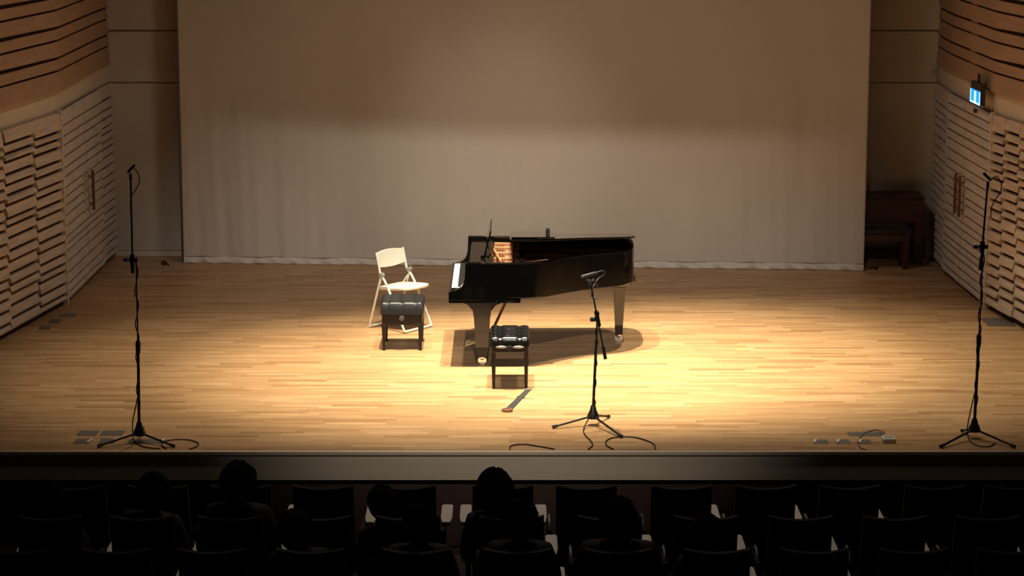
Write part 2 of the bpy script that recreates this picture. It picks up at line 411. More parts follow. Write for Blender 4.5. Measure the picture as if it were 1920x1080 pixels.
# ================================================================== GRAND PIANO
near = G(906, 683).y-0.17
U0 = PY(841, 555, near).x
def piano():
    t = thing('grand_piano', 'glossy black grand piano with its lid raised on a short prop', 'piano', (U0, near, 0))
    RT, RB = 0.985, 0.655                # rim top and bottom
    ctrl = [(0.155, 0), (0.5, 0), (0.74, 0.0), (0.86, 0.055), (0.98, 0.165), (1.12, 0.30), (1.27, 0.41), (1.42, 0.48), (1.54, 0.54), (1.645, 0.62),
            (1.715, 0.74), (1.745, 0.90), (1.75, 1.10), (1.745, 1.30), (1.71, 1.42), (1.63, 1.485), (1.5, 1.49), (1.0, 1.49), (0.5, 1.49), (0.155, 1.49)]
    path = [Vector((p.x, p.y)) for p in smooth_path([(a, b, 0) for a, b in ctrl], 5)]
    def offset(pa, dist):
        out = []
        for i, p in enumerate(pa):
            d = (pa[min(i+1, len(pa)-1)]-pa[max(i-1, 0)]).normalized()
            out.append(p+Vector((-d.y, d.x))*dist)
        return out
    inner = offset(path, 0.055)
    def ring(z): return [(p.x, p.y, z) for p in path]+[(p.x, p.y, z) for p in reversed(inner)]
    n = len(path); mb = MB()
    rings = [[(path[i].x, path[i].y, RB+0.012), (path[i].x+(inner[i].x-path[i].x)*.2, path[i].y+(inner[i].y-path[i].y)*.2, RB), (inner[i].x, inner[i].y, RB),
              (inner[i].x, inner[i].y, RT), (path[i].x+(inner[i].x-path[i].x)*.1, path[i].y+(inner[i].y-path[i].y)*.1, RT), (path[i].x, path[i].y, RT-0.006)] for i in range(n)]
    mb.loft(rings).build('rim', 'piano_black', t, smooth=True)
    # bottom frame (belly) and keybed
    MB().prism([(p.x, p.y) for p in offset(path, 0.05)], 'z', RB+0.02, RB+0.06).build('belly', 'piano_black', t)
    MB().box(0.012, 0.66, 0.0, 1.49, 0.615, 0.665).build('keybed', 'piano_black', t)
    MB().box(0.0, 0.022, 0.0, 1.49, 0.615, 0.715).build('key_slip', 'piano_black', t, bevel=0.004)
    prof = [(0.0, 0.64), (0.0, 0.712), (0.02, 0.722), (0.075, 0.735), (0.11, 0.755), (0.135, 0.79), (0.148, 0.84), (0.152, 0.90), (0.155, RT-0.005), (0.165, RT), (0.30, RT), (0.30, 0.64)]
    for v0, v1 in ((-0.002, 0.075), (1.415, 1.492)):
        MB().prism(prof, 'y', v0, v1).build('arm', 'piano_black', t, bevel=0.003)
    for v0, v1 in ((0.075, 0.13), (1.36, 1.415)):
        MB().box(0.022, 0.16, v0, v1, 0.66, 0.735).build('key_block', 'piano_black', t, bevel=0.004)
    wk = MB(); kw = 1.23/52
    for i in range(52): wk.box(0.026, 0.175, 0.13+i*kw+0.0006, 0.13+(i+1)*kw-0.0006, 0.70, 0.732)
    tag(wk.build('white_keys', 'ivory', t), 'row of white piano keys', kind='stuff')
    bkk = MB(); pat = (1, 1, 0, 1, 1, 1, 0)
    for i in range(51):
        if pat[(i+2) % 7]: bkk.box(0.08, 0.175, 0.13+(i+1)*kw-0.006, 0.13+(i+1)*kw+0.006, 0.732, 0.744)
    tag(bkk.build('black_keys', 'ebony', t), 'row of black piano keys', kind='stuff')
    MB().prism([(0.165, 0.74), (0.18, 0.74), (0.215, 0.95), (0.20, 0.955)], 'y', 0.078, 1.412).build('fallboard', 'piano_black', t, bevel=0.003)
    MB().box(0.19, 0.40, 0.078, 1.412, 0.945, 0.96).build('music_shelf', 'piano_black', t, bevel=0.003)
    ds = MB().prism([(0.315, 0.965), (0.332, 0.965), (0.392, 1.215), (0.378, 1.218)], 'y', 0.40, 1.09).build('music_desk', 'piano_black', t, bevel=0.004)
    MB().box(0.29, 0.32, 0.40, 1.09, 0.962, 0.985).build('desk_ledge', 'piano_black', ds)
    for v in (0.5, 0.98): MB().tube([(0.35, v, 1.08), (0.40, v, 0.962)], 0.008).build('desk_support', 'brass', ds)
    # inside: soundboard, cast plate, struts, strings, dampers
    ins = [p for p in offset(path, 0.056) if p.x > 0.40]
    ins = [Vector((0.40, 0.056))]+ins+[Vector((0.40, 1.434))]
    MB().prism([(p.x, p.y) for p in ins], 'z', 0.845, 0.855).build('soundboard', 'soundboard', t)
    pl = MB().box(0.405, 0.60, 0.06, 1.43, 0.88, 0.91).build('cast_plate', 'gold_plate', t, bevel=0.008)
    fr = offset(path, 0.058); fi = offset(path, 0.15); idx = [i for i in range(n) if path[i].x > 0.45]
    MB().loft([[(fr[i].x, fr[i].y, .875), (fi[i].x, fi[i].y, .875), (fi[i].x, fi[i].y, .90), (fr[i].x, fr[i].y, .905)] for i in idx]).build('plate_flange', 'gold_plate', pl, smooth=True)
    far_u = {0.20: 0.95, 0.47: 1.32, 0.76: 1.62, 1.05: 1.66, 1.28: 1.66}
    for v, u1 in far_u.items():
        MB().prism([(0.41, 0.905), (u1, 0.885), (u1, 0.925), (0.41, 0.955)], 'y', v-0.018, v+0.018).build('plate_strut', 'gold_light', pl, bevel=0.004)
    st = MB()
    for i in range(66):
        v = 0.10+1.28*i/65; u1 = 0.62+0.98*min(1, (i/50))**0.8
        st.tube([(0.52, v, 0.925), (u1, v, 0.91)], 0.0012, 3)
    tag(st.build('strings', 'steel_wire', t), 'taut piano strings', kind='stuff')
    dm = MB()
    for i in range(60): dm.box(0.655, 0.70, 0.105+1.20*i/60, 0.117+1.20*i/60, 0.93, 0.962)
    tag(dm.build('dampers', 'felt', t), 'row of black dampers', kind='stuff')
    pn = MB()
    for i in range(70):
        for q in (0, 1, 2): pn.tube([(0.44+q*0.025+0.006*(i % 2), 0.10+1.28*i/70, 0.91), (0.44+q*0.025+0.006*(i % 2), 0.10+1.28*i/70, 0.935)], 0.0035, 5)
    tag(pn.build('tuning_pins', 'steel_wire', pl), 'rows of tuning pins', kind='stuff')
    MB().tube([(0.485, 0.03, 0.992), (0.41, 0.80, 0.975)], 0.010, 6).build('wooden_strip', 'gold_light', t)
    # lid, hinged on the bass side, raised a little; front flap folded back on top of it
    A = R(7.6); hz = RT+0.004
    Mh = Matrix.Translation((0, 1.50, hz))@Matrix.Rotation(-A, 4, 'X')@Matrix.Translation((0, -1.50, 0))
    lo = [p for p in offset(path, -0.012) if p.x > 0.56]
    lo = [Vector((0.56, -0.012))]+lo+[Vector((0.56, 1.50))]
    lm = MB().prism([(p.x, p.y) for p in lo], 'z', 0, 0.018); lm.v = [tuple(Mh@Vector(p)) for p in lm.v]
    lid = lm.build('lid', 'piano_black', t, bevel=0.003)
    fm = MB().box(0.575, 0.975, 0.02, 1.49, 0.021, 0.038, Mh); fm.build('lid_flap', 'piano_black', lid, bevel=0.004)
    for u in (0.75, 1.15, 1.5): MB().box(u, u+0.06, 1.488, 1.505, RT-0.03, RT+0.015).build('hinge', 'brass', lid)
    MB().tube([(0.60, 0.03, RT-0.01), (0.60, 0.035, RT+1.465*tan(A)+0.0)], 0.009, 8).build('prop_stick', 'piano_black', t)
    # legs
    def leg(u, v, zt, wide):
        mb = MB()
        if wide:
            pr = [(u-0.20, zt), (u+0.20, zt), (u+0.19, zt-0.018), (u+0.13, zt-0.045), (u+0.085, zt-0.10), (u+0.078, zt-0.16), (u-0.078, zt-0.16), (u-0.085, zt-0.10), (u-0.13, zt-0.045), (u-0.19, zt-0.018)]
            mb.prism(pr, 'y', v-0.055, v+0.055)
            mb.frustum(u, v, 0.165, 0.118, 0.10, zt-0.15, 0.152, 0.11)
        else:
            mb.box(u-0.19, u+0.15, v-0.14, v+0.16, zt-0.035, zt+0.03); mb.box(u-0.14, u+0.11, v-0.12, v+0.14, zt-0.07, zt-0.035)
            mb.frustum(u, v, 0.165, 0.078, 0.078, zt-0.105, 0.115, 0.13)
            mb.frustum(u, v, zt-0.105, 0.145, 0.15, zt-0.07, 0.16, 0.17)
        lg = mb.build('leg', 'piano_leg', t, bevel=0.004)
        s = 0.118 if wide else 0.085
        MB().frustum(u, v, 0.075, s*0.78, s*0.8, 0.165, s*0.92, s*0.9).build('leg_foot', 'rubber', lg, bevel=0.003)
        cs = MB(); cs.lathe((u, v, 0), [(0.016, 0.045), (0.036, 0.06), (0.036, 0.08), (0.016, 0.08)], 14)
        cs.tube([(u, v-0.012, 0.040), (u, v+0.012, 0.040)], 0.040, 18)
        cs.build('caster', 'chrome', lg, smooth=True)
    leg(0.305, 0.17, 0.615, True); leg(0.305, 1.30, 0.615, True)
    tl = G(1160, 641)
    leg(tl.x-U0, tl.y-near, RB, False)
    # pedal lyre
    ly = MB().box(0.26, 0.36, 0.60, 0.92, 0.09, 0.16).build('pedal_lyre', 'piano_black', t, bevel=0.006)
    for v in (0.66, 0.86): MB().frustum(0.32, v, 0.16, 0.05, 0.045, 0.62, 0.06, 0.06).build('lyre_post', 'piano_black', ly)
    for v in (0.68, 0.84): MB().tube([(0.37, v, 0.14), (0.60, v, 0.64)], 0.007).build('lyre_brace', 'brown_wood', ly)
    for v in (0.68, 0.76, 0.84): MB().prism([(0.14, 0.055), (0.27, 0.10), (0.27, 0.115), (0.14, 0.075)], 'y', v-0.016, v+0.016).build('pedal', 'brass', ly, bevel=0.004)
    return t, Mh
pianoE, LIDM = piano()
# small recorder standing on the lid
q = LIDM@Vector((0, 0.45, 0.038))
rc = thing('pocket_recorder', 'small upright black recorder standing on the raised piano lid', 'recorder', (PY(1027, 446, near+q.y).x, near+q.y, q.z))
MB().box(-0.019, 0.019, -0.012, 0.012, 0.0, 0.062).build('body', 'stand_black', rc, bevel=0.004)
MB().ball((0, 0, 0.066), 0.014, 0.010, 0.012).build('windscreen', 'rubber', rc, smooth=True)

# ================================================================== BENCHES
def bench(name, label, px0, px1, yfront, w, dpt, h, boxh, padh, legw, lm, wm, rows, cols, knobm, group=None, foot=False):
    g = G((px0+px1)/2, yfront)
    t = thing(name, label, 'bench', (g.x, g.y, 0))
    # local: front legs at y=0, bench runs to y=dpt
    z1 = h; z0 = h-padh; N = 28; M_ = 36
    vs = []; fs = []
    btn = [(-w/2+w*(i+0.5)/cols, dpt*(j+0.5)/rows) for i in range(cols) for j in range(rows)]
    def top(x, y):
        ex = min(x+w/2, w/2-x, y, dpt-y); c = min(1, ex/0.05); zz = z1-0.026*(1-sqrt(max(0, 1-(1-c)**2)))
        for bx, by in btn: zz -= 0.030*math.exp(-((x-bx)**2+(y-by)**2)/(0.022**2))
        sx = ((x+w/2)/(w/cols)) % 1; sy = (y/(dpt/rows)) % 1
        zz -= 0.009*(math.exp(-((sx-.5)/.10)**2)+math.exp(-((sy-.5)/.07)**2))
        return zz
    for j in range(M_+1):
        for i in range(N+1):
            x = -w/2+w*i/N; y = dpt*j/M_; vs.append((x, y, top(x, y)))
    for j in range(M_):
        for i in range(N):
            a = j*(N+1)+i; fs.append((a, a+1, a+N+2, a+N+1))
    per = [(i, 0) for i in range(N)]+[(N, j) for j in range(M_)]+[(i, M_) for i in range(N, 0, -1)]+[(0, j) for j in range(M_, 0, -1)]
    k0 = len(vs)
    for i, j in per: vs.append((-w/2+w*i/N, dpt*j/M_, z0))
    for q in range(len(per)):
        a = per[q]; b = per[(q+1) % len(per)]
        fs.append((a[1]*(N+1)+a[0], k0+q, k0+(q+1) % len(per), b[1]*(N+1)+b[0]))
    fs.append(tuple(k0+q for q in range(len(per))))
    pad = MB().add(vs, fs).build('cushion', lm, t, smooth=True)
    bb = MB()
    for bx, by in btn: MB().ball((bx, by, z1-0.034), 0.011, 0.010, 0.006, 10, 6).build('button', lm, pad, smooth=True)
    e = 0.012
    fr = MB().box(-w/2+e, w/2-e, e, dpt-e, z0-boxh, z0-0.004).build('apron', wm, t, bevel=0.004)
    for sx in (-1, 1):
        for yy in (0.03, dpt-0.03):
            x = sx*(w/2-legw/2-0.008)
            lg = MB().frustum(x-sx*0.0, yy, 0.0 if not foot else 0.035, legw*0.62, legw*0.62, z0-boxh+0.004, legw, legw).build('leg', wm, t, bevel=0.003)
            if foot: MB().lathe((x, yy, 0), [(0.010, 0.0), (0.016, 0.004), (0.017, 0.02), (0.012, 0.036)], 12).build('foot', 'rubber', lg, smooth=True)
    kz = z0-boxh*0.30 if foot else z0-0.012
    kb = MB(); kb.tube([(0, -0.035, kz), (0, 0.02, kz)], [0.026, 0.026], 8); kb.tube([(0, -0.04, kz), (0, -0.034, kz)], [0.018, 0.022], 8)
    kb.build('height_knob', knobm, t)
    return t, pad
bl, _ = bench('piano_bench', 'charcoal tufted piano bench with deep box, in front of the white folding chair', 720, 788, 658, 0.405, 0.45, 0.475, 0.10, 0.125, 0.042,
      'leather_grey', 'bench_wood', 3, 3, 'mic_grey', foot=True)
br, pd = bench('piano_bench', 'shiny black tufted bench on slim legs with a strap at its leg', 922, 990, 730, 0.345, 0.55, 0.475, 0.055, 0.085, 0.040,
      'leather', 'bench_wood', 4, 2, 'stand_black')
# height mechanism visible under the right cushion
for sx in (-1, 1):
    MB().ball((sx*0.075, 0.004, 0.383), 0.055, 0.010, 0.014, 12, 6).build('scissor_plate', 'hinge_grey', br, smooth=True)

# cello end-pin strap
a, b = G(989, 733), G(951, 771)
d = (b-a).normalized(); n = Vector((-d.y, d.x, 0))
es = thing('endpin_strap', 'dark grey flat strap with a brown disc end lying in front of the black bench', 'strap', a)
L = (b-a).length; p_ = lambda s, q, z: tuple(d*s+n*q+Vector((0, 0, z)))
MB().loft([[p_(s, -hw, 0.002), p_(s, hw, 0.002), p_(s, hw, 0.008), p_(s, -hw, 0.008)] for s, hw in ((0, 0.022), (L*0.3, 0.026), (L*0.32, 0.034), (L*0.36, 0.034), (L*0.38, 0.026), (L-0.03, 0.030))]).build('webbing', 'strap_grey', es)
MB().lathe(p_(L, 0, 0), [(0.045, 0.0), (0.050, 0.008), (0.046, 0.020), (0.020, 0.022), (0.014, 0.012)], 20).build('end_disc', 'brown_wood', es, smooth=True)
MB().loft([[p_(-0.03+0.045*cos(q), 0.030*sin(q), z) for q in [2*pi*i/12 for i in range(12)]] for z in (0.002, 0.012)]).build('leg_loop', 'floor_metal', es)

# ================================================================== WHITE FOLDING CHAIR
def folding_chair():
    rn = G(698, 616); ff = G(808, 612)
    c = (rn+ff)/2; ang = math.atan2(-0.62, 0.785)
    t = thing('folding_chair', 'white folding chair with a curved plastic back beside the piano', 'chair', (c.x, c.y, 0), ang)
    # local: +x faces forward, y lateral; feet at x=-0.21 (rear) and 0.21 (front)
    W = 0.205; r = 0.0125
    for s in (-1, 1):
        up = smooth_path([(0.215, s*W, 0.02), (0.10, s*W, 0.25), (-0.02, s*W, 0.47), (-0.095, s*W*0.98, 0.56), (-0.115, s*W*0.97, 0.63), (-0.15, s*W*0.97, 0.772)], 5)
        MB().tube(up, r, 10).build('front_tube', 'white_metal', t, smooth=True)
        MB().tube([(-0.235, s*(W+0.012), 0.02), (-0.075, s*(W+0.012), 0.545)], 0.011, 10).build('leg', 'white_metal', t, smooth=True)
        MB().lathe((0, 0, 0), [(0.001, -0.016), (0.022, -0.016), (0.022, 0.016), (0.001, 0.016)], 12)
        hb = MB(); hb.tube([(-0.072, s*(W-0.018), 0.555), (-0.072, s*(W+0.026), 0.555)], 0.022, 14); hb.build('hinge', 'hinge_grey', t)
        MB().tube([(-0.088, s*(W+0.0), 0.50), (-0.135, s*0.185, 0.418)], 0.008, 8).build('seat_link', 'white_metal', t)
    MB().tube([(0.215, -W-0.005, 0.016), (0.215, W+0.005, 0.016)], r, 10).build('front_foot_bar', 'white_metal', t)
    MB().tube([(-0.235, -W-0.015, 0.016), (-0.235, W+0.015, 0.016)], r, 10).build('rear_foot_bar', 'white_metal', t)
    # backrest: shell curved in plan, arched top and bottom
    rings = []
    for i in range(17):
        v = -1+2*i/16; y = v*W*1.02; bow = -0.035*(1-v*v)
        zt = 0.758+0.018*(1-v*v); zb = 0.632-0.026*(1-v*v)
        f = lambda z: -0.115-(z-0.63)*0.25
        rings.append([(f(zb)+bow+0.012, y, zb), (f(zt)+bow+0.012, y, zt), (f(zt)+bow-0.006, y, zt), (f(zb)+bow-0.006, y, zb)])
    MB().loft(rings).build('backrest', 'white_plastic', t, smooth=True, bevel=0.004)
    # seat: rounded front
    out = [(-0.18, -0.16), (-0.19, -0.10), (-0.19, 0.10), (-0.18, 0.16), (-0.15, 0.185), (0.0, 0.195), (0.12, 0.185), (0.19, 0.15), (0.22, 0.08), (0.225, 0), (0.22, -0.08), (0.19, -0.15), (0.12, -0.185), (0.0, -0.195), (-0.15, -0.185)]
    sp = [(p.x*1.06+0.03, p.y) for p in smooth_path([(a, b, 0) for a, b in out]+[(out[0][0], out[0][1], 0)], 3)][:-1]
    Z = lambda x: 0.420+0.03*(x+0.19)/0.4
    MB().loft([[(x*0.97, y*0.97, Z(x)-0.026) for x, y in sp], [(x, y, Z(x)-0.018) for x, y in sp], [(x, y, Z(x)-0.004) for x, y in sp], [(x*0.96, y*0.96, Z(x)) for x, y in sp]]).build('seat', 'white_plastic', t, smooth=True)
folding_chair()

# ================================================================== MICROPHONE STANDS AND CABLES
def cable(name, label, pts, r, m='cable_black', sub=8, group=None):
    o = MB().tube(smooth_path(pts, sub), r, 7).build(name, m, smooth=True)
    return tag(o, label, 'cable', group)
def tripod(t, base, feet, polem='stand_black'):
    """base: plan point under the hub; feet: plan points; all world coords, parented at base"""
    O = Vector((base.x, base.y, 0))
    MB().lathe((0, 0, 0), [(0.030, 0.055), (0.052, 0.06), (0.050, 0.085), (0.030, 0.125), (0.020, 0.165), (0.017, 0.17)], 16).build('hub', 'stand_black', t, smooth=True)
    for f in feet:
        v = Vector((f.x-O.x, f.y-O.y, 0)); dn = v.normalized()
        lg = MB().tube([dn*0.03+Vector((0, 0, 0.075)), v*0.92+Vector((0, 0, 0.020))], 0.0095, 8).build('leg', 'stand_black', t, smooth=True)
        MB().tube([v*0.88+Vector((0, 0, 0.022)), v+Vector((0, 0, 0.016))], [0.013, 0.015], 8).build('rubber_foot', 'rubber', lg, smooth=True)

def tall_stand(label, bpx, feet, joint, boom_low, boom_top, sleeve, side, lean_mic, side_l):
    base = G(*bpx); Y = base.y
    t = thing('microphone_stand', label, 'microphone stand', (base.x, base.y, 0))
    O = Vector((base.x, base.y, 0)); J = PY(*joint, Y)-O; S = PY(*sleeve, Y)-O
    tripod(t, base, [G(*f) for f in feet])
    MB().tube([(0, 0, 0.15), S], 0.0125, 10).build('lower_pole', 'stand_black', t, smooth=True)
    MB().tube([S, J], 0.0085, 10).build('upper_pole', 'stand_steel', t, smooth=True)
    dv = (J-S).normalized()
    MB().tube([S-dv*0.05, S-dv*0.02, S+dv*0.04, S+dv*0.06], [0.016, 0.021, 0.021, 0.014], 12).build('clutch', 'stand_black', t, smooth=True)
    b0 = PY(*boom_low, Y-0.03)-O; b1 = PY(*boom_top, Y-0.03)-O
    bm = MB().tube([b0, b1], 0.0085, 10).build('boom', 'stand_black', t, smooth=True)
    du = (b1-b0).normalized()
    MB().tube([b0-du*0.005, b0+du*0.10], 0.016, 12).build('counterweight', 'stand_black', bm, smooth=True)
    jb = MB(); jc = b0+du*((J-b0).dot(du))
    jb.tube([jc+Vector((-0.030, 0.0, 0)), jc+Vector((0.045, 0.0, 0))], 0.017, 10); jb.tube([jc-du*0.045, jc+du*0.045], 0.020, 10); jb.tube([jc, J+Vector((0, 0.02, 0))], 0.015, 8)
    jb.build('boom_clamp', 'stand_black', t, smooth=True)
    kx = -side*0.06
    kn = MB().tube([jc+Vector((kx*0.6, 0, 0)), jc+Vector((kx*1.2, 0, 0))], 0.016, 10).build('knob', 'stand_black', t)
    # cable taped along the pole
    pts = []
    for i in range(15):
        f = i/14; p = Vector((0, 0, 0.25)).lerp(J, f); pts.append(p+Vector((0.016*sin(i*2.1), -0.017, 0)))
    MB().tube(smooth_path(pts, 4), 0.005, 6).build('taped_cable', 'cable_black', t, smooth=True)
    # microphone on top
    mt = thing('microphone', 'small black microphone on the stand '+('near the folding chair side' if side_l else 'by the door with the blue sign'), 'microphone', O+b1)
    MB().tube([(0, 0, -0.03), (0, 0, 0.02)], 0.012, 10).build('mic_clip', 'stand_black', mt)
    m0 = Vector((-0.02*lean_mic, 0.0, 0.03)); m1 = Vector((0.035*lean_mic, -0.02, 0.085))
    MB().tube([m0, m0.lerp(m1, 0.6), m1], [0.011, 0.013, 0.013], 12).build('body', 'stand_black', mt, smooth=True)
    MB().ball(m1, 0.015, 0.015, 0.015).build('capsule', 'mic_grey', mt, smooth=True)
    lp = [m0, m0+Vector((side*0.05, 0, 0.03)), m0+Vector((side*0.09, 0, -0.04)), m0+Vector((side*0.075, 0, -0.11)), m0+Vector((side*0.02, -0.01, -0.20)), m0+Vector((side*0.012, -0.012, -0.30))]
    MB().tube(smooth_path(lp, 6), 0.0045, 6).build('lead', 'cable_black', mt, smooth=True)
    return base
bL = tall_stand('tall black microphone stand on the side of the white folding chair', (262, 829), [(183, 840), (327, 840), (268, 806)], (256, 486), (249, 511), (245, 330), (259, 652), 1, 1, True)
bR = tall_stand('tall black microphone stand beside the door under the blue sign', (1826, 822), [(1763, 841), (1903, 841), (1803, 811)], (1843, 462), (1838, 505), (1852, 345), (1835, 640), 1, -1, False)

def boom_stand():
    base = G(1112, 797); Y = base.y; O = Vector((base.x, base.y, 0))
    t = thing('boom_microphone_stand', 'black boom microphone stand with slanted arm in front of the piano tail', 'microphone stand', O)
    tripod(t, base, [G(1036, 804), (G(1166, 822)), G(1142, 784)])
    J = PY(1120, 592, Y)-O
    MB().tube([(0, 0, 0.15), J*0.78], 0.0125, 10).build('lower_pole', 'stand_black', t, smooth=True)
    MB().tube([J*0.76, J], 0.0090, 10).build('upper_pole', 'stand_black', t, smooth=True)
    pts = [Vector((0.012*sin(i*1.7), -0.016, 0))+J*(0.16+0.8*i/16) for i in range(17)]
    MB().tube(smooth_path(pts, 4), 0.0055, 6).build('taped_cable', 'cable_black', t, smooth=True)
    b0 = PY(1135, 672, Y-0.05)-O; b1 = PY(1107, 530, Y-0.05)-O; du = (b1-b0).normalized()
    bm = MB().tube([b0, b1], 0.0075, 10).build('boom', 'stand_black', t, smooth=True)
    MB().tube([b0-du*0.005, b0+du*0.10], 0.0145, 12).build('counterweight', 'stand_black', bm, smooth=True)
    jc = b0+du*((J-b0).dot(du))
    jb = MB(); jb.tube([jc-du*0.08, jc+du*0.05], 0.019, 10); jb.tube([jc, J], 0.016, 8); jb.tube([J-Vector((0, 0, 0.05)), J+Vector((0, 0, 0.03))], 0.017, 10)
    jb.build('boom_clamp', 'stand_black', t, smooth=True)
    MB().tube([jc+Vector((-0.02, 0, -0.02)), jc+Vector((-0.055, -0.01, -0.02))], 0.019, 10).build('knob', 'stand_black', t)
    kk = b0+du*((b1-b0).length*0.80)
    MB().tube([kk, kk+Vector((0.03, 0, 0))], 0.010, 8).build('cable_clip', 'stand_black', t)
    mt = thing('microphone', 'grey pencil microphone on the slanted boom arm', 'microphone', O+b1)
    sh = MB(); sh.tube([(0, 0, -0.02), (0, 0, 0.025)], 0.012, 10); sh.tube([(-0.03, 0, 0.03), (0, 0, 0.01), (0.03, 0, 0.035)], 0.010, 8); sh.tube([(0.03, 0, 0.035), (0.055, 0, -0.01), (0.06, 0, -0.04)], 0.007, 8)
    sh.build('shock_mount', 'mic_grey', mt, smooth=True)
    m0 = PY(1090, 519, Y-0.07)-O-b1; m1 = PY(1119, 511, Y-0.03)-O-b1
    MB().tube([m0, m0.lerp(m1, 0.05), m0.lerp(m1, 0.7), m1], [0.010, 0.013, 0.013, 0.010], 12).build('body', 'mic_grey', mt, smooth=True)
    e = PY(1134, 510, Y-0.02)-O-b1
    MB().tube(smooth_path([m1, m1.lerp(e, 0.6)+Vector((0, 0, 0.012)), e, e+Vector((-0.015, 0, -0.03)), PY(1122, 522, Y-0.02)-O-b1, (0.02, 0, -0.04), (0.01, 0, -0.12)], 6), 0.005, 6).build('lead', 'mic_grey', mt, smooth=True)
boom_stand()

def onfloor(px, z=0.007): return [G(x, y, z) for x, y in px]
cable('cable', 'black cable trailing from the boom stand hub to the stage edge', [G(1108, 777, 0.12), G(1101, 790, 0.05)]+onfloor([(1094, 806), (1098, 817), (1107, 826), (1111, 835), (1103, 842)]), 0.0055)
cable('cable', 'black cable loop lying at the foot of the boom stand', onfloor([(1150, 842), (1138, 836), (1136, 828), (1145, 822), (1165, 819), (1190, 820), (1212, 826), (1226, 833), (1229, 842)]), 0.0055)
cable('cable', 'short black cable arc on the stage edge below the strap', onfloor([(956, 842), (957, 837), (966, 834), (985, 833), (1005, 836), (1040, 842)]), 0.0055)
cable('cable', 'black cable running down beside the stand near the folding chair side', [PY(258, 745, bL.y-0.017), PY(254, 765, bL.y-0.017), PY(249, 790, bL.y), G(249, 815, 0.03)]+onfloor([(253, 828), (265, 836), (285, 840), (300, 841)]), 0.0050)
cable('cable', 'black cable loop on the floor near the chair-side microphone stand', onfloor([(312, 841), (305, 837), (304, 831), (315, 826), (335, 824), (355, 825), (369, 829), (372, 833), (367, 838), (355, 842)]), 0.0050)
cable('cable', 'black cable hanging down beside the stand at the sign side', [PY(1831, 722, bR.y-0.017), PY(1828, 735, bR.y), PY(1821, 765, bR.y), PY(1814, 800, bR.y), G(1814, 815, 0.02)]+onfloor([(1820, 828), (1835, 836), (1855, 837), (1866, 831)]), 0.0050)
cable('cable', 'thin violet cable arched from the pale socket box to the stage edge', [G(1659, 812, 0.05), G(1652, 808, 0.03)]+onfloor([(1640, 806), (1622, 812), (1611, 822), (1608, 831), (1613, 839), (1624, 843)]), 0.0042, 'cable_violet')
cable('cable', 'tangle of dark cable on the floor below the left curtain edge', onfloor([(303, 492), (307, 490), (311, 493), (308, 496), (304, 494), (308, 491), (316, 497)]), 0.010)
cable('cable', 'short dark cable on the floor below the right curtain edge', onfloor([(1633, 503), (1638, 502), (1643, 505), (1646, 500)]), 0.010)

# floor plates and the pale socket box
def plate(x0, x1, y0, y1, label, group, handle=None):
    a, b, c, d_ = G(x0, y0), G(x1, y0), G(x1, y1), G(x0, y1); o = (a+b+c+d_)/4
    t = thing('floor_plate', label, 'floor plate', (o.x, o.y, 0), 0, group)
    wx = (b.x-a.x)/2; wy = (a.y-d_.y)/2
    MB().box(-wx, wx, -wy, wy, 0.0005, 0.005).build('cover', 'floor_metal', t, bevel=0.002)
    if handle is not None:
        hx = handle*wx*0.95
        MB().loft([[(hx-0.018, -wy*0.8, 0.005), (hx+0.004, -wy*0.8, 0.005), (hx+0.004, -wy*0.8, 0.012), (hx-0.018, -wy*0.8, 0.012)],
                   [(hx+0.004, wy*0.9, 0.005), (hx+0.026, wy*0.9, 0.005), (hx+0.026, wy*0.9, 0.012), (hx+0.004, wy*0.9, 0.012)]]).build('lifting_bar', 'socket_box', t)
gl, gr = 'hatches by the chair-side stand', 'hatches by the pale socket box'
for x0, x1 in ((140, 168), (187, 214), (240, 305)): plate(x0, x1, 824, 832, 'small grey floor hatch with pale bar by the chair-side stand', gl, 1)
for x0, x1 in ((146, 184), (190, 232)): plate(x0, x1, 808, 817, 'plain grey floor cover behind the hatches by the chair-side stand', 'covers by the chair-side stand')
for x0, x1 in ((1527, 1553), (1570, 1593), (1611, 1633)): plate(x0, x1, 825, 832, 'small grey floor hatch with pale bar beside the socket box', gr, -1)
plate(1590, 1658, 811, 818, 'long plain grey floor cover behind the pale socket box', None)
for x0, x1, y0, y1 in ((112, 142, 588, 594), (92, 115, 599, 606), (74, 95, 612, 618)): plate(x0, x1, y0, y1, 'small dull floor cover along the wall of door slats, folding-chair side', 'covers along the folding-chair side wall')
plate(1846, 1898, 597, 612, 'dull grey floor cover along the wall below the blue sign', None)
o = G(1668, 831)
sb = thing('socket_box', 'pale flat socket box with printed lines on the floor near the stage edge', 'socket box', (o.x, o.y+0.06, 0))
MB().box(-0.052, 0.052, -0.06, 0.06, 0.001, 0.035).build('body', 'socket_box', sb, bevel=0.006)
for k in range(3): MB().box(-0.036, 0.036, -0.035+k*0.028, -0.025+k*0.028, 0.035, 0.0365).build('print_line', 'floor_metal', sb)

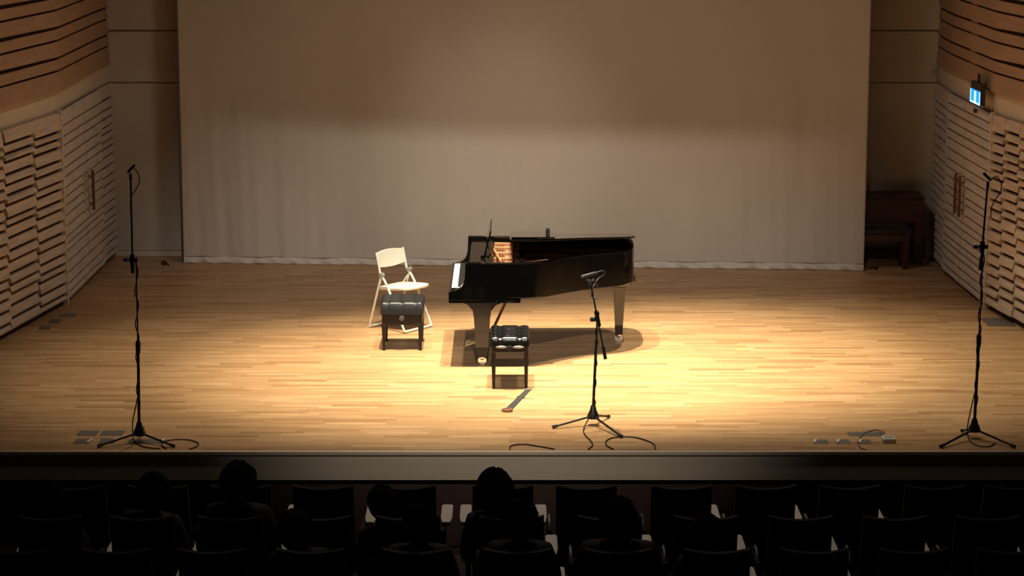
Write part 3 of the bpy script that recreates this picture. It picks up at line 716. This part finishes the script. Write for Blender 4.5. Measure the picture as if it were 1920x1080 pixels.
# ================================================================== CONSOLE AND ITS BENCH BEHIND THE CURTAIN
def console():
    fr = G(1722, 496); Y = fr.y; x1 = PY(1731, 420, Y).x; x0 = x1-1.35; Z = PY(1700, 366, Y+0.1).z
    t = thing('wooden_console', 'dark red-brown wooden keyboard console half hidden by the curtain edge', 'console', ((x0+x1)/2, Y, 0))
    h = (x1-x0)/2; zb = PY(1700, 418, Y).z
    D = min(0.45, YB-0.06-Y)
    MB().box(-h, h, 0.0, D, zb, Z-0.03).build('case', 'mahogany', t, bevel=0.006)
    MB().box(-h-0.012, h+0.012, -0.012, D, Z-0.03, Z).build('top', 'mahogany', t, bevel=0.008)
    for sx in (-1, 1):
        MB().box(sx*h-0.05-sx*0.05, sx*h+0.05-sx*0.05, 0.0, 0.10, 0.0, zb).build('leg', 'mahogany', t, bevel=0.005)
        MB().box(sx*h-0.05-sx*0.05, sx*h+0.05-sx*0.05, D-0.08, D, 0.0, zb).build('leg', 'mahogany', t, bevel=0.005)
    MB().box(-h+0.1, h-0.1, D-0.06, D-0.03, 0.06, 0.12).build('stretcher', 'mahogany', t)
    g = G(1700, 498); xb1 = PY(1706, 430, g.y-0.12).x; zt = PY(1680, 428, g.y-0.12).z
    b = thing('wooden_bench', 'low dark wooden bench tucked in front of the red-brown console', 'bench', (xb1-0.38, Y-0.34, 0))
    MB().box(-0.38, 0.38, 0.0, 0.32, zt-0.05, zt).build('seat', 'felt', b, bevel=0.012)
    MB().box(-0.36, 0.36, 0.01, 0.31, zt-0.13, zt-0.052).build('apron', 'mahogany', b, bevel=0.004)
    for sx in (-1, 1):
        for yy in (0.05, 0.27): MB().frustum(sx*0.32, yy, 0, 0.055, 0.055, zt-0.13, 0.075, 0.07).build('leg', 'mahogany', b, bevel=0.003)
console()

# ================================================================== BLUE SIGN ON THE RIGHT WALL
def sign():
    a, b = RW[3], RW[4]; d = (a-b); d.z = 0; d.normalize(); n = Vector((-d.y, d.x, 0)); n = n if n.x < 0 else -n
    a2, b2 = a+n*0.16, b+n*0.16
    TL, BR = PW(1820, 166, a2, b2), PW(1838, 196, a2, b2)
    c = (TL+BR)/2; hw = abs((BR-TL).dot(d))/2; hh = 0.075
    t = thing('exit_sign', 'small lit blue sign with white bars hung above the slatted door', 'sign', c)
    def slab(name, s0, s1, z0, z1, q0, q1, m, par=t):
        pr = [(s0, q0), (s1, q0), (s1, q1), (s0, q1)]
        return MB().loft([[d*s+n*q+Vector((0, 0, z)) for s, q in pr] for z in (z0, z1)]).build(name, m, par)
    slab('case', -hw, hw, -hh, hh+0.07, -0.05, 0.0, 'sign_case')
    f = slab('face', -hw*0.96, hw*0.96, -hh*0.97, hh*0.9, 0.0, 0.004, 'sign_blue')
    slab('white_bar', -hw*0.16, hw*0.16, -hh*0.97, hh*0.75, 0.004, 0.006, 'sign_white', f)
    slab('white_bar', -hw*0.96, hw*0.96, -hh*0.97, -hh*0.74, 0.004, 0.006, 'sign_white', f)
    for s in (-1, 1): slab('white_bar', s*hw*0.9-0.012, s*hw*0.9+0.012, -hh*0.8, hh*0.85, 0.004, 0.006, 'sign_white', f)
    slab('bracket', -0.02, 0.02, hh+0.07, hh+0.16, -0.04, -0.02, 'sign_case')
    slab('wall_arm', -0.02, 0.02, hh+0.02, hh+0.05, -0.16, -0.05, 'sign_case')
    k = PW(1832, 208, a+n*0.05, b+n*0.05)
    v = tag(MB().box(-0.05, 0.05, -0.03, 0.03, -0.015, 0.02, Matrix.Translation(k)@Matrix.Rotation(math.atan2(d.y, d.x), 4, 'Z')).build('door_closer', 'sign_case'), 'small dark door closer box below the blue sign', 'door closer')
sign()
k = PW(1755, 140, RW[5]+Vector((-0.05, 0, 0)), RW[6]+Vector((-0.05, 0, 0)))
wb_ = thing('wall_bracket', 'small curled metal bracket in the corner beneath the upper boards', 'bracket', k)
MB().tube(smooth_path([(0.04, 0, 0.06), (-0.02, 0, 0.06), (-0.05, 0, 0.02), (-0.02, 0, -0.01), (0.0, 0, 0.02), (-0.03, 0, 0.04)], 5), 0.008, 6).build('hook', 'hinge_grey', wb_, smooth=True)
MB().tube([(0.02, 0, 0.06), (0.0, 0, -0.07)], 0.008, 6).build('arm', 'hinge_grey', wb_)

# ================================================================== AUDITORIUM SEATS
def seat_proto(name):
    t = thing(name, 'x', 'seat')
    # local: back plane at y=0 (towards camera), seat faces +y; z=0 floor
    rings = []
    for i in range(13):
        v = -1+2*i/12; x = v*0.218; bow = 0.035*v*v; zt = 1.05-0.020*(1-v*v); zb = 0.34
        rings.append([(x, 0.16+bow, zb), (x, 0.11+bow, 0.5), (x, 0.0+bow, zt), (x, 0.035+bow, zt+0.004), (x, 0.20+bow, 0.55), (x, 0.24+bow, zb)])
    bk = MB().loft(rings).build('backrest', 'seat_shell', t, smooth=True)
    rr = []
    for i in range(9):
        v = -1+2*i/8; x = v*0.20; bow = 0.035*v*v
        rr.append([(x, 0.205+bow, 0.46), (x, 0.04+bow, 1.0), (x, 0.062+bow, 1.0), (x, 0.25+bow, 0.50)])
    MB().loft(rr).build('back_pad', 'seat_fabric', bk, smooth=True)
    MB().box(-0.215, 0.215, 0.20, 0.66, 0.36, 0.46).build('seat_cushion', 'seat_fabric', t, bevel=0.03)
    for s in (-1, 1): MB().box(s*0.258-0.018, s*0.258+0.018, 0.24, 0.62, 0.0, 0.655).build('side_panel', 'seat_shell', t, bevel=0.006)
    return t
def armrest(parent, s):
    pr = [(-0.030, 0.36), (0.030, 0.36), (0.043, 0.48), (0.043, 0.79), (0.034, 0.815), (-0.034, 0.815), (-0.043, 0.79), (-0.043, 0.48)]
    o = MB().prism([(s*0.280+a, b) for a, b in pr], 'z', 0.655, 0.685).build('armrest', 'armrest_pale', parent, bevel=0.006)
    o['label'] = 'pale armrest pad'
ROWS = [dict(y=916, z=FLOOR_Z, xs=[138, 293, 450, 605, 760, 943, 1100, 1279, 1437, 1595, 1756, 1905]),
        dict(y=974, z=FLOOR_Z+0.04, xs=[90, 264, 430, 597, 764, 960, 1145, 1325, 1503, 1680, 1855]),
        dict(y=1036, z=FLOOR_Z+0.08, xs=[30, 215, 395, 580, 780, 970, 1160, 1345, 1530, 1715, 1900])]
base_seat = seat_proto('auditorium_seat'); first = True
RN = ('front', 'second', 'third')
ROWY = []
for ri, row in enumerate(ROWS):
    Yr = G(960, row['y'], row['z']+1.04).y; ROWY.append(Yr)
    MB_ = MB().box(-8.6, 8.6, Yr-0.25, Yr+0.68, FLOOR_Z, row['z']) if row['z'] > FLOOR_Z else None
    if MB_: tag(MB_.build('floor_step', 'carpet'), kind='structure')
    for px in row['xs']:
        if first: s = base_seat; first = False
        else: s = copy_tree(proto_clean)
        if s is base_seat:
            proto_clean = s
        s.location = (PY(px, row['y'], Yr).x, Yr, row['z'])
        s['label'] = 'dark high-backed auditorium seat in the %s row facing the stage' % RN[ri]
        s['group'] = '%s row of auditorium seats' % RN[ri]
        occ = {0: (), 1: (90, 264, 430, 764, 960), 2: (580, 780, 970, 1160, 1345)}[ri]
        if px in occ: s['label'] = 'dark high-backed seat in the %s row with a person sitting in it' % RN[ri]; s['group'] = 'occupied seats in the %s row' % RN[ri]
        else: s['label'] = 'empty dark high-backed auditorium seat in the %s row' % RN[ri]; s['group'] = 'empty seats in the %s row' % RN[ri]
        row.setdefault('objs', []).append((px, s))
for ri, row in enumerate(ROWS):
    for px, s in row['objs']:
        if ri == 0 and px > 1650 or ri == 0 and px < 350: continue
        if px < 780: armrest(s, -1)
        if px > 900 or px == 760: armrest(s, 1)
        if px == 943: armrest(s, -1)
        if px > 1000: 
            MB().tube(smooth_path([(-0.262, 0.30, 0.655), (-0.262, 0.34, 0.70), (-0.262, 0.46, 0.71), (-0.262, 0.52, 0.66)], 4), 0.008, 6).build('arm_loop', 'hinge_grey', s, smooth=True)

# ================================================================== AUDIENCE
def skin_obj(name, V, E, Rr, m, parent, root=0, sub=2):
    me = bpy.data.meshes.new(name); me.from_pydata(V, E, []); me.update(); me.materials.append(MATS[m])
    o = bpy.data.objects.new(name, me); C.objects.link(o); o.parent = parent
    o.modifiers.new('skin', 'SKIN').use_smooth_shade = True
    lay = me.skin_vertices[0].data
    for i, r in enumerate(Rr):
        lay[i].radius = r if isinstance(r, tuple) else (r, r); lay[i].use_root = (i == root)
    sd = o.modifiers.new('sub', 'SUBSURF'); sd.levels = sub; sd.render_levels = sub
    return o
def person(label, px, ytop, row, cm, hw=0.093, hair_long=0.0, turn=0.0, cap=False, sh=1.0, group=None):
    Y = ROWY[row]+0.30; z0 = ROWS[row]['z']
    p = PY(px, ytop, Y-0.02); hgt = p.z-z0
    sc = hgt/1.275
    seat = min((s_ for _, s_ in ROWS[row]['objs']), key=lambda q: abs(q.location.x-p.x))      # the body sits in the nearest seat and leans to the head
    t = thing('person', label, 'person', (seat.location.x, Y, z0)); t.scale = (sc, sc, sc)
    t.rotation_euler = (0, math.atan2(p.x-seat.location.x, hgt-0.1), turn)
    V = []; E = []; Rr = []
    def v(p, r, par=None):
        V.append(p); Rr.append(r)
        if par is not None: E.append((par, len(V)-1))
        return len(V)-1
    pel = v((0, 0.02, 0.52), 0.13); sp = v((0, 0.0, 0.68), 0.125, pel); ch = v((0, -0.01, 0.86), 0.13, sp)
    nb = v((0, 0.0, 0.985), 0.065, ch); nk = v((0, 0.015, 1.045), 0.052, nb); h1 = v((0, 0.03, 1.105), 0.070, nk); h2 = v((0, 0.03, 1.175), 0.080, h1); h3 = v((0, 0.025, 1.232), 0.055, h2)
    v((0, 0.125, 1.13), 0.012, h1)                                   # nose
    for s in (-1, 1):
        v((s*0.088, 0.02, 1.135), 0.014, h1)                        # ear
        s1 = v((s*0.165*sh, -0.005, 0.925), 0.062, ch); el = v((s*0.235*sh, 0.06, 0.66), 0.043, s1); wr = v((s*0.12, 0.30, 0.585), 0.029, el)
        pa = v((s*0.10, 0.355, 0.578), 0.034, wr)
        for k, (dx, ln) in enumerate(((-0.024, 0.065), (-0.008, 0.075), (0.008, 0.07), (0.024, 0.055))):
            k1 = v((s*0.10+dx, 0.385+ln*0.3, 0.575), 0.0095, pa); v((s*0.10+dx*1.1, 0.385+ln, 0.555), 0.008, k1)
        th = v((s*0.10-s*0.04, 0.365, 0.575), 0.010, pa); v((s*0.10-s*0.06, 0.395, 0.565), 0.009, th)
        hp = v((s*0.09, 0.06, 0.505), 0.092, pel); kn = v((s*0.12, 0.44, 0.50), 0.064, hp); an = v((s*0.12, 0.46, 0.10), 0.045, kn); v((s*0.13, 0.60, 0.045), 0.038, an)
    skin_obj('body', V, E, Rr, 'skin', t)
    # jacket and trousers follow the same bones a little larger
    V = []; E = []; Rr = []
    pel = v((0, 0.02, 0.54), 0.145); sp = v((0, 0.0, 0.68), 0.14, pel); ch = v((0, -0.01, 0.85), 0.148, sp); nb = v((0, 0.0, 0.985), 0.082, ch)
    for s in (-1, 1):
        s1 = v((s*0.168*sh, -0.005, 0.925), 0.078, ch); el = v((s*0.238*sh, 0.06, 0.66), 0.056, s1); v((s*0.128, 0.285, 0.59), 0.042, el)
    skin_obj('jacket', V, E, Rr, cm, t)
    V = []; E = []; Rr = []
    pel = v((0, 0.03, 0.52), 0.13)
    for s in (-1, 1):
        hp = v((s*0.09, 0.07, 0.505), 0.102, pel); kn = v((s*0.12, 0.445, 0.50), 0.074, hp); v((s*0.12, 0.46, 0.12), 0.056, kn)
    skin_obj('trousers', V, E, Rr, 'clothes_dark', t)
    # hair: a cap over crown, back and sides, open at the face
    rr = random.Random(int(px)); rings = []; n, m = 28, 14
    for i in range(m+1):
        tt = -0.75-hair_long*0.0+(pi/2+0.75)*i/m; ring = []
        for j in range(n):
            a = 2*pi*j/n; fx, fy = cos(a), sin(a)
            q = max(cos(tt), 0.03); k = 1+0.035*sin(5*a+i*0.9+px)+0.03*rr.uniform(-1, 1)
            face = 1.0 if not (fy > 0.35 and tt < 0.35) else 0.80
            ring.append((hw*q*fx*k*(1+hair_long*0.25*max(0, -tt)), 0.02+hw*1.18*q*fy*k*face, 1.275-hw*1.2+hw*1.2*sin(tt)*k-(hair_long*0.12*max(0, -tt))))
        rings.append(ring)
    MB().loft(rings).build('hair', 'hair_black', t, smooth=True)
    if cap:
        MB().loft([[(0.07*cos(a), 0.09+0.10*max(0, sin(a))*1.0, z) for a in [2*pi*i/16 for i in range(16)]] for z in (1.20, 1.21)]).build('cap_brim', 'clothes_dark', t)
    for s in (-1, 1): MB().ball((s*0.032, 0.105, 1.155), 0.012, 0.010, 0.012, 8, 6).build('eye', 'ivory', t, smooth=True)
    return t
person('person in a dark top with broad rounded hair, second row, before the chair-side stand', 445, 867, 1, 'clothes_dark', 0.126)
person('person in a dark cap in the second row below the chair-side microphone stand', 284, 887, 1, 'clothes_navy', 0.118, cap=True, turn=-0.25)
person('person in dark clothes seated in the second row at the folding-chair side end', 92, 908, 1, 'clothes_navy', 0.125)
person('person with full dark hair silhouetted against the lit stage front below the strap', 926, 879, 1, 'clothes_dark', 0.132)
person('person with dark hair leaning in the second row below the white folding chair', 715, 905, 1, 'clothes_brown', 0.110, turn=0.2)
person('person with low dark head in the third row below the charcoal bench', 786, 944, 2, 'clothes_dark', 0.112)
person('person in dark clothes in the third row behind the full-haired second-row listener', 976, 936, 2, 'clothes_navy', 0.114)
person('broad-shouldered person in a dark brown top in the third row below the boom stand', 1160, 934, 2, 'clothes_brown', 0.128, sh=1.15)
person('person in the third row behind the broad-haired second-row listener', 552, 956, 2, 'clothes_navy', 0.125)
person('person slumped low in the third row, barely above the dark seat back', 1326, 966, 2, 'clothes_dark', 0.126)
